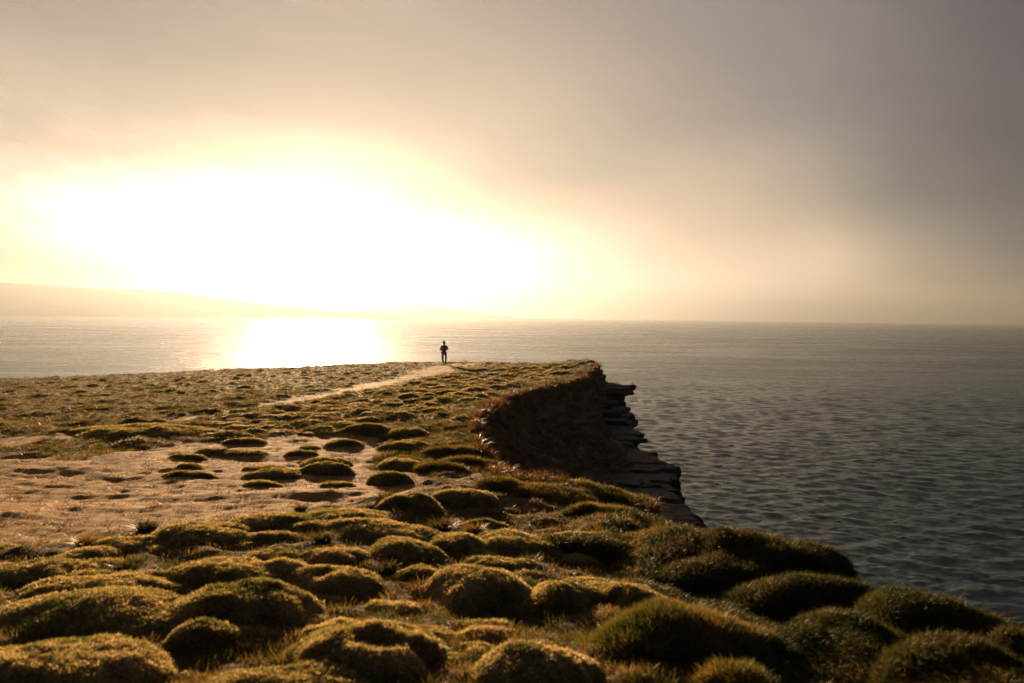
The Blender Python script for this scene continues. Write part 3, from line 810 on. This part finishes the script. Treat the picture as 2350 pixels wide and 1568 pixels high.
# ------------------------------------------------------------------ spiky tufts standing singly
def tuft(X, Y, size, label, mats, seed, group='single spiky grass tufts'):
    r = np.random.default_rng(seed)
    x0, y0 = hit(X, Y)
    z0 = float(height(np.array([x0]), np.array([y0]))[0])
    V, Fc, mi = [], [], []
    for k in range(420):
        a = r.random() * 6.283; q = size * 0.42 * math.sqrt(r.random())
        bx, by = q * math.cos(a), q * math.sin(a) * 0.8
        h = size * (0.35 + 0.75 * r.random() ** 1.5) * (1 - 0.6 * (q / (size * 0.42)) ** 2)
        la = a + r.normal(0, 0.5); ln = h * (0.3 + 1.6 * q / (size * .42)) * (0.4 + 1.2 * r.random())
        wa = r.random() * 6.283; wd = 0.004 + 0.003 * r.random(); wx, wy = math.cos(wa) * wd, math.sin(wa) * wd
        lx, ly = math.cos(la) * ln, math.sin(la) * ln
        i0 = len(V)
        V += [(bx - wx, by - wy, -0.03), (bx + wx, by + wy, -0.03), (bx + lx * .4 - wx * .7, by + ly * .4 - wy * .7, h * .6), (bx + lx * .4 + wx * .7, by + ly * .4 + wy * .7, h * .6), (bx + lx, by + ly, h)]
        Fc += [(i0, i0 + 1, i0 + 3), (i0, i0 + 3, i0 + 2), (i0 + 2, i0 + 3, i0 + 4)]
        mi += [0 if r.random() < 0.6 else 1] * 3
    me = mk_mesh('grass_tuft', V, Fc, mats, smooth=False)
    me.polygons.foreach_set('material_index', np.array(mi, np.int32))
    o = link('grass_tuft', me); o.location = (x0, y0, z0)
    tag(o, label, 'grass tuft', group)
TUF = [(1012, 1222, 0.17, 'dark spiky grass tuft behind the double cushion at picture centre'),
       (1088, 1226, 0.13, 'spiky grass tuft just right of the round half of the double cushion'),
       (948, 1246, 0.11, 'brown spiky tuft sitting on the left half of the double cushion'),
       (740, 1262, 0.12, 'spiky tuft behind the small golden dome in the foreground'),
       (700, 1252, 0.11, 'wide brown and green tuft below the oval border cushion'),
       (392, 1328, 0.12, 'spiky tuft at the left end of the wavy golden ridge'),
       (290, 1318, 0.12, 'spiky tuft left of the small flat cushion at left'),
       (232, 1325, 0.09, 'low tuft at the edge of the rounded brown cushion'),
       (970, 1358, 0.13, 'dark tuft beside the small brown cushion left of the large green dome'),
       (890, 1318, 0.10, 'tuft right of the cushion with the red hollow'),
       (885, 1160, 0.15, 'green upright tuft at the right end of the bare ground border'),
       (690, 1172, 0.09, 'small tuft on the far side of the round border cushion'),
       (335, 1232, 0.13, 'shaggy green tuft on the border of the bare ground at left'),
       (200, 1262, 0.13, 'long dark tuft at the near left border of the bare ground'),
       (655, 1540, 0.12, 'brown tuft beside the broad cushion with the open hole'),
       (1215, 1305, 0.10, 'low tuft between the brown squeezed cushion and the twin cushions')]
for k, (X, Y, sz, lab) in enumerate(TUF):
    tuft(X, Y, sz, lab, [M_GRASS, M_DEAD], 200 + k)

# ------------------------------------------------------------------ ground cover (nobody could count it)
fi = (aa > R(-50)) & (aa < R(48)); j0, j1 = int(np.argmax(fi)), int(len(fi) - np.argmax(fi[::-1]) - 2)
def samp(n, rmin=1.6, rmax=66):
    i0_ = int(np.searchsorted(rr, rmin)); i1_ = int(np.searchsorted(rr, rmax)) - 2
    i = rng.uniform(i0_, i1_, n); j = rng.uniform(j0, j1, n)
    ii = i.astype(int); jj = j.astype(int); fi_ = (i - ii); fj = (j - jj)
    def L(Gd): return (Gd[ii, jj] * (1 - fi_) * (1 - fj) + Gd[ii + 1, jj] * fi_ * (1 - fj) + Gd[ii, jj + 1] * (1 - fi_) * fj + Gd[ii + 1, jj + 1] * fi_ * fj)
    P = np.stack([L(GX), L(GY), L(GZ)], -1)
    a = np.stack([GX[ii, jj + 1] - GX[ii, jj], GY[ii, jj + 1] - GY[ii, jj], GZ[ii, jj + 1] - GZ[ii, jj]], -1)
    b = np.stack([GX[ii + 1, jj] - GX[ii, jj], GY[ii + 1, jj] - GY[ii, jj], GZ[ii + 1, jj] - GZ[ii, jj]], -1)
    N = np.cross(a, b); N /= np.maximum(np.linalg.norm(N, axis=1), 1e-9)[:, None]
    N[N[:, 2] < 0] *= -1
    return P, N, L(GSc), L(GB)
def pick(m, *arrs): return [a[m] for a in arrs]
def upish(N, k=0.6, w=(0.0, 0.0)):
    V = N * (1 - k) + np.array([w[0], w[1], 1.0]) * k + rng.normal(0, 0.12, N.shape)
    return V / np.linalg.norm(V, axis=1)[:, None]

P, N, s_, b_ = samp(330000)
d = np.hypot(P[:, 0], P[:, 1])
patch = fbm(P[:, 0] * 0.8, P[:, 1] * 0.8, 3, 61)
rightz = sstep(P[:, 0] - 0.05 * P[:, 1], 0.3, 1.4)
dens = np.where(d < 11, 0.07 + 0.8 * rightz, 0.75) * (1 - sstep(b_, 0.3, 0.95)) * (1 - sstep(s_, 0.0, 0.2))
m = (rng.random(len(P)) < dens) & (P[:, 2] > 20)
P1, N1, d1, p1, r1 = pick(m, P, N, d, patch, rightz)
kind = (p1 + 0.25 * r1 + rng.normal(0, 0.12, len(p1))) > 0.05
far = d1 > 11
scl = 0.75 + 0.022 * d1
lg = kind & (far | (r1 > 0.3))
lu = lg & ~far & (r1 > 0.3)
lg = lg & ~lu
o = scatter('dimmed_lush_grass', 'lush_dim', P1[lu], upish(N1[lu], 0.6), (scl * (0.45 + 0.6 * rng.random(len(scl))))[lu])
tag(o, 'long dark green grass, its colour dimmed as by weak light, on the slope beside the cliff at right', 'grass')
o = scatter('rough_grass', 'grass', P1[lg], upish(N1[lg], 0.6), (scl * (0.55 + 0.6 * rng.random(len(scl))) * np.where(far, 0.55, 0.95))[lg])
tag(o, 'rough green and golden grass covering the headland turf', 'grass')
o = scatter('short_grass', 'short', P1[~lg & ~lu], upish(N1[~lg & ~lu], 0.5), (1.1 * scl * (0.7 + 0.7 * rng.random(len(scl))))[~lg & ~lu])
tag(o, 'short cropped grass between the cushions and over the field', 'grass')
# dead stalks and litter
P, N, s_, b_ = samp(120000, 2.0, 30)
d = np.hypot(P[:, 0], P[:, 1])
m = (s_ < 0) & (rng.random(len(P)) < np.where(b_ > 0.5, 0.25, 0.4))
P1, N1, d1 = pick(m, P, N, d)
o = scatter('dead_litter', 'litter', P1, upish(N1, 0.5), (0.8 + 0.05 * d1) * (0.5 + 0.8 * rng.random(len(P1))))
tag(o, 'short dry grass litter lying over soil and turf', 'grass')
# shaggy brown fringe along the cliff rim and over the scarp
P, N, s_, b_ = samp(420000, 3.0, 62)
rim = np.exp(-((s_ - 0.03) / 0.16) ** 2)
fr = fbm(P[:, 0] * 1.5, P[:, 1] * 1.5, 2, 77)
m = (rng.random(len(P)) < rim * np.clip(0.35 + 2.0 * fr, 0.03, 1)) & (P[:, 2] > 20)
P1, s1, N1 = pick(m, P, s_, N)
d1 = np.hypot(P1[:, 0], P1[:, 1])
o = scatter('rim_fringe', 'dead', P1, upish(N1, 0.65), (0.8 + 0.035 * np.minimum(d1, 32)) * (0.5 + 0.9 * rng.random(len(P1)) ** 2))
tag(o, 'shaggy pale brown grass fringe along the cliff rim', 'grass')
m = (s_ > 0.12) & (s_ < 6) & (P[:, 2] > 23.2) & (rng.random(len(P)) < np.clip(0.25 + 1.2 * fr, 0.02, 0.6))
P1, N1 = pick(m, P, N)
d1 = np.hypot(P1[:, 0], P1[:, 1])
m2 = P1[:, 2] > 24.4
o = scatter('scarp_grass', 'dead', P1[m2], upish(N1[m2], 0.15), ((0.75 + 0.02 * d1) * (0.4 + 0.6 * rng.random(len(P1))))[m2])
tag(o, 'matted brown grass hanging over the shaded earth scarp', 'grass')

# ------------------------------------------------------------------ layered rock at the brow of the cliff
cliff = bpy.data.objects.new('rock_cliff', None); COL.objects.link(cliff)
tag(cliff, 'dark layered rock ledges jutting over the sea below the eroded hollow', 'cliff')
cliff.location = (5.5, 28, 0)
def block(cx, cy_, zt, lx, ly, th, rotz, seed):
    """one weathered slab, rounded and chipped; zt is its top"""
    r = np.random.default_rng(seed)
    n, mm = 22, 4
    ph = np.linspace(0, 2 * math.pi, n, endpoint=False)
    e = 0.26
    base = np.stack([np.sign(np.cos(ph)) * np.abs(np.cos(ph)) ** e * lx / 2, np.sign(np.sin(ph)) * np.abs(np.sin(ph)) ** e * ly / 2], -1)
    base *= (1 + r.normal(0, 0.07, n))[:, None]
    rows = []
    for k, (zf, kf) in enumerate([(0, 0.90 + 0.06 * r.random()), (-0.18, 1.0), (-0.62, 0.97 + 0.05 * r.random()), (-1.0, 0.84 + 0.1 * r.random())]):
        q = base * kf * (1 + r.normal(0, 0.018, n))[:, None]
        rows.append(np.column_stack([q, np.full(n, zf * th) + r.normal(0, 0.02 * th, n)]))
    V = np.vstack(rows + [[[0, 0, 0.02 * th]], [[0, 0, -th]]])
    Fc = [tuple(f) for f in grid_faces(mm, n, True)[:, ::-1]]
    me = bpy.data.meshes.new('rock_slab')
    top, bot = len(V) - 2, len(V) - 1
    Fc += [(top, i, (i + 1) % n) for i in range(n)] + [(bot, (mm - 1) * n + (i + 1) % n, (mm - 1) * n + i) for i in range(n)]
    c, s2 = math.cos(rotz), math.sin(rotz)
    V2 = np.column_stack([V[:, 0] * c - V[:, 1] * s2, V[:, 0] * s2 + V[:, 1] * c, V[:, 2]])
    me.from_pydata(V2.tolist(), [], Fc); me.materials.append(M_ROCK)
    o = link('rock_slab', me, cliff)
    o.location = (cx - cliff.location.x, cy_ - cliff.location.y, zt)
    return o
# silhouette ledges: print x of outer end, print y of top, distance, length across, thickness
LED = [(1377, 838, 44.5, 1.2, 0.30), (1380, 850, 44.2, 1.3, 0.35), (1392, 862, 43.8, 1.8, 0.4), (1395, 876, 43.3, 2.4, 0.35), (1458, 884, 42.5, 3.4, 0.30), (1452, 893, 42.2, 2.6, 0.28), (1406, 903, 42, 2.3, 0.4), (1420, 914, 41, 2.5, 0.3),
       (1410, 923, 40, 2.2, 0.5), (1440, 938, 39, 2.4, 0.4), (1456, 952, 38.4, 2.5, 0.55), (1460, 968, 37.6, 2.5, 0.6), (1416, 988, 36, 2.2, 0.4), (1476, 998, 34, 3.6, 0.30), (1468, 1008, 33, 2.8, 0.45), (1452, 1024, 32, 2.5, 0.4),
       (1464, 1036, 30.5, 2.2, 0.5), (1500, 1047, 29.5, 2.2, 0.6), (1520, 1058, 28.6, 1.9, 0.7), (1558, 1076, 27.5, 2.6, 0.75), (1546, 1105, 25.5, 2.4, 0.65), (1562, 1130, 24, 2.2, 0.5), (1520, 1120, 23.4, 2.4, 0.7),
       (1558, 1146, 22, 2.2, 0.6), (1546, 1165, 20.5, 2.4, 0.5), (1592, 1180, 18.5, 2.2, 0.6), (1612, 1192, 17.6, 1.9, 0.7), (1626, 1210, 16.6, 2.1, 0.8), (1630, 1235, 15.8, 2.2, 0.7)]
seedk = 900
for (X, Y, dd, ln, th) in LED:
    p = at(X, Y, dd)
    for c in range(2):
        seedk += 1
        r_ = random.Random(seedk)
        block(p[0] - ln / 2 - (0.0 if c == 0 else r_.uniform(0.05, 0.5)), dd + (1.1 if c == 0 else r_.uniform(-1.4, -0.6)) * 0.6, p[2] - c * r_.uniform(0.0, 0.12), ln, r_.uniform(1.0, 1.9), th * 0.85, r_.uniform(-0.5, 0.5), seedk)
    # courses going down beneath each ledge
    z = p[2] - th
    for c in range(7):
        seedk += 1
        r_ = random.Random(seedk)
        t2 = r_.choice([0.16, 0.22, 0.3, 0.45, 0.7])
        block(p[0] - 0.35 - ln / 2 - r_.uniform(0.0, 1.1), dd + r_.uniform(-0.5, 0.5), z + 0.02, ln, r_.uniform(1.1, 2.2), t2 + 0.04, r_.uniform(-0.55, 0.55), seedk)
        z -= t2

for k in range(36):
    r_ = random.Random(5000 + k)
    X, Y, dd, ln, th = LED[14 + k % 15] if k % 3 else LED[2 + k % 12]
    p = at(X, Y, dd); sz = r_.uniform(0.35, 0.95)
    block(p[0] - sz * 0.4 - r_.uniform(-0.1, 1.5), dd + r_.uniform(-0.8, 0.8), p[2] + sz * r_.uniform(0.0, 0.25) - (0.1 if k % 2 else 0.6), sz, sz * r_.uniform(0.6, 1.3), sz * r_.uniform(0.5, 0.9), r_.uniform(-1.5, 1.5), 6000 + k)

# ------------------------------------------------------------------ the person on the far edge
px, py = hit(1019, 835.5)
pz = float(height(np.array([px]), np.array([py]))[0])
root = bpy.data.objects.new('person', None); COL.objects.link(root)
root.location = (px, py, pz)
root.rotation_euler = (0, 0, R(-4))
PS = 1.80 / 1.80
tag(root, 'lone person in brown hooded jacket and faded jeans standing at the far edge', 'person')
M_SKIN = mat_simple('skin', (0.36, 0.20, 0.14), 0.6, 0.1, 20)
M_JACK = mat_simple('jacket_cloth', (0.055, 0.032, 0.020), 0.9, 0.25, 30)
M_JEAN = mat_simple('denim', (0.13, 0.15, 0.19), 0.9, 0.2, 30)
M_SHOE = mat_simple('shoe_leather', (0.03, 0.02, 0.015), 0.7, 0.2, 30)
M_HAIR = mat_simple('dark_hair', (0.02, 0.014, 0.010), 0.7, 0.2, 40)
M_BAG = mat_simple('bag_cloth', (0.035, 0.022, 0.016), 0.85, 0.2, 30)
M_LINE = mat_simple('pale_lining', (0.45, 0.42, 0.40), 0.9, 0.1, 30)
def skin(name, verts, edges, radii, mat, parent, rooti=0, sub=2):
    me = bpy.data.meshes.new(name); me.from_pydata(verts, edges, [])
    me.materials.append(mat)
    o = link(name, me, parent)
    md = o.modifiers.new('skin', 'SKIN'); md.use_smooth_shade = True
    sl = me.skin_vertices[0] if me.skin_vertices else None
    if sl is None:
        bpy.context.view_layer.objects.active = o
        me.attributes  # layer is created with the modifier evaluation; make it now
        sl = me.skin_vertices.new(name='skin') if hasattr(me.skin_vertices, 'new') else me.skin_vertices[0]
    for i, rad in enumerate(radii):
        sl.data[i].radius = (rad, rad) if not hasattr(rad, '__len__') else rad
        sl.data[i].use_root = (i == rooti)
    sb = o.modifiers.new('subd', 'SUBSURF'); sb.levels = sub; sb.render_levels = sub
    return o
# figure faces the camera (-Y); x to the viewer's right
bv = [(0, 0, .94), (0, 0, 1.12), (0, .01, 1.30), (0, .01, 1.45), (0, 0, 1.53), (0, -.01, 1.62), (0, -.01, 1.72),
      (-.10, 0, .90), (-.115, -.01, .50), (-.09, .03, .09), (-.09, -.12, .035),
      (.10, 0, .90), (.155, -.02, .50), (.13, .03, .09), (.19, -.12, .035),
      (-.19, .01, 1.43), (-.27, .02, 1.16), (-.12, -.20, 1.14), (-.04, -.25, 1.17),
      (.19, .01, 1.43), (.28, .02, 1.20), (.13, -.21, 1.19), (.04, -.26, 1.20)]
be = [(0, 1), (1, 2), (2, 3), (3, 4), (4, 5), (5, 6), (0, 7), (7, 8), (8, 9), (9, 10), (0, 11), (11, 12), (12, 13), (13, 14),
      (3, 15), (15, 16), (16, 17), (17, 18), (3, 19), (19, 20), (20, 21), (21, 22)]
br = [(.13, .10), (.12, .09), (.14, .10), (.12, .09), .055, (.085, .10), (.078, .09), .085, .058, .038, .035, .085, .058, .038, .035,
      .055, .042, .033, .03, .055, .042, .033, .03]
body = skin('body', bv, be, br, M_SKIN, root)
# jacket: torso and sleeves, a little proud of the body
jv = [(0, 0, .93), (0, 0, 1.10), (0, .01, 1.28), (0, .01, 1.42), (0, .01, 1.50),
      (-.20, .01, 1.42), (-.285, .02, 1.15), (-.14, -.19, 1.135), (.20, .01, 1.42), (.295, .02, 1.19), (.15, -.20, 1.185)]
je = [(0, 1), (1, 2), (2, 3), (3, 4), (3, 5), (5, 6), (6, 7), (3, 8), (8, 9), (9, 10)]
skin('jacket', jv, je, [(.185, .14), (.180, .14), (.195, .15), (.17, .13), .095, .095, .082, .058, .095, .082, .058], M_JACK, root, rooti=1)
tv = [(0, 0, .95), (-.10, 0, .88), (-.118, -.01, .50), (-.092, .03, .13), (.10, 0, .88), (.158, -.02, .50), (.132, .03, .13)]
skin('jeans', tv, [(0, 1), (1, 2), (2, 3), (0, 4), (4, 5), (5, 6)], [(.15, .12), .118, .088, .068, .118, .088, .068], M_JEAN, root)
for xs, xt in ((-.09, -.10), (.13, .20)):
    skin('shoe', [(xs, .05, .06), (xs, 0, .05), (xt, -.15, .04)], [(0, 1), (1, 2)], [.055, .058, .045], M_SHOE, root, rooti=1)
skin('hood', [(-.09, .04, 1.50), (0, .09, 1.53), (.09, .04, 1.50)], [(0, 1), (1, 2)], [.05, .07, .05], M_JACK, root, rooti=1)
skin('collar_lining', [(-.11, -.03, 1.52), (-.085, -.06, 1.55)], [(0, 1)], [.03, .028], M_LINE, root)
skin('hair', [(0, .03, 1.66), (0, .02, 1.735), (0, -.03, 1.765)], [(0, 1), (1, 2)], [(.098, .098), (.098, .098), (.07, .07)], M_HAIR, root, rooti=1)
def blob(name, mat, parent, c, rx, ry, rz, seg=10):
    ph = np.linspace(0, 2 * math.pi, seg, endpoint=False); th = np.linspace(0.05, math.pi - 0.05, seg // 2 + 1)
    T, Pp = np.meshgrid(th, ph, indexing='ij')
    V = np.stack([c[0] + rx * np.sin(T) * np.cos(Pp), c[1] + ry * np.sin(T) * np.sin(Pp), c[2] + rz * np.cos(T)], -1).reshape(-1, 3)
    return link(name, mk_mesh(name, V, grid_faces(len(th), seg, True), mat), parent)
for xx in (-.03, .03): blob('eye', M_HAIR, root, (xx, -.095, 1.655), .012, .008, .008)
blob('nose', M_SKIN, root, (0, -.105, 1.63), .013, .02, .022)
blob('mouth', M_BAG, root, (0, -.093, 1.595), .022, .008, .006)
for xx in (-.08, .08): blob('ear', M_SKIN, root, (xx, -.01, 1.645), .014, .02, .032)
for s2, hx in ((-1, -.045), (1, .045)):
    hz = 1.165 if s2 < 0 else 1.20
    hand = skin('hand', [(hx * 2.0, -.225, hz), (hx, -.255, hz + .01), (hx * .4, -.262, hz + .012)], [(0, 1), (1, 2)], [.028, (.036, .02), (.032, .016)], M_SKIN, root, rooti=1, sub=1)
    for k in range(4):
        zf = hz + .035 - .018 * k
        L = (.055, .062, .058, .045)[k]
        skin('finger', [(hx * .5, -.262, zf), (hx * .5 - s2 * L * .5, -.278, zf), (hx * .5 - s2 * L, -.265, zf - .004)], [(0, 1), (1, 2)], [.009, .009, .008], M_SKIN, hand, sub=1)
    skin('thumb', [(hx * .9, -.24, hz + .03), (hx * .6, -.262, hz + .062), (hx * .2, -.265, hz + .07)], [(0, 1), (1, 2)], [.012, .010, .009], M_SKIN, hand, sub=1)
# camera bag hanging at the hip
bag = bpy.data.objects.new('shoulder_bag', None); COL.objects.link(bag)
bag.matrix_world = Matrix.Translation((px - .19, py + .02, pz + .92))
tag(bag, 'small dark bag hanging at the left side of the lone person\'s hip', 'bag')
c8 = []
for zz, kx in ((.08, .7), (.05, 1), (-.07, .9), (-.10, .55)):
    for aq in range(10):
        t_ = aq / 10 * 6.283
        c8.append((.065 * kx * math.copysign(abs(math.cos(t_)) ** .6, math.cos(t_)), .085 * kx * math.copysign(abs(math.sin(t_)) ** .6, math.sin(t_)), zz))
fb = [tuple(f) for f in grid_faces(4, 10, True)]
me = bpy.data.meshes.new('pouch'); me.from_pydata(c8, [], fb + [tuple(range(10)), tuple(range(39, 29, -1))]); me.materials.append(M_BAG)
link('pouch', me, bag)
skin('strap', [(.0, 0, .08), (.07, -.13, .28), (.20, -.15, .42), (.30, -.09, .57), (.31, .06, .57)], [(0, 1), (1, 2), (2, 3), (3, 4)], [.014] * 5, M_BAG, bag, sub=1)

# ------------------------------------------------------------------ sea haze
hb = (-25500, -25500, SEA_Z - 6, 25500, 25500, 640.0)
V = [(hb[0], hb[1], hb[2]), (hb[3], hb[1], hb[2]), (hb[3], hb[4], hb[2]), (hb[0], hb[4], hb[2]), (hb[0], hb[1], hb[5]), (hb[3], hb[1], hb[5]), (hb[3], hb[4], hb[5]), (hb[0], hb[4], hb[5])]
Fz = [(0, 3, 2, 1), (4, 5, 6, 7), (0, 1, 5, 4), (1, 2, 6, 5), (2, 3, 7, 6), (3, 0, 4, 7)]
m, q, out = material('sea_haze')
pv = q.n('ShaderNodeVolumePrincipled')
pv.inputs['Color'].default_value = (0.15, 0.17, 0.20, 1)
pv.inputs['Density'].default_value = 0.00009
pv.inputs["Anisotropy"].default_value = 0.6
m.node_tree.links.new(pv.outputs[0], out.inputs['Volume'])
me = bpy.data.meshes.new('haze'); me.from_pydata(V, [], Fz); me.materials.append(m)
tag(link('haze', me), 'thin warm sea haze over the water and the far coast', 'haze', kind='stuff')
print('TRIS', sum(len(o.data.polygons) * 2 for o in S.objects if o.type == 'MESH'))
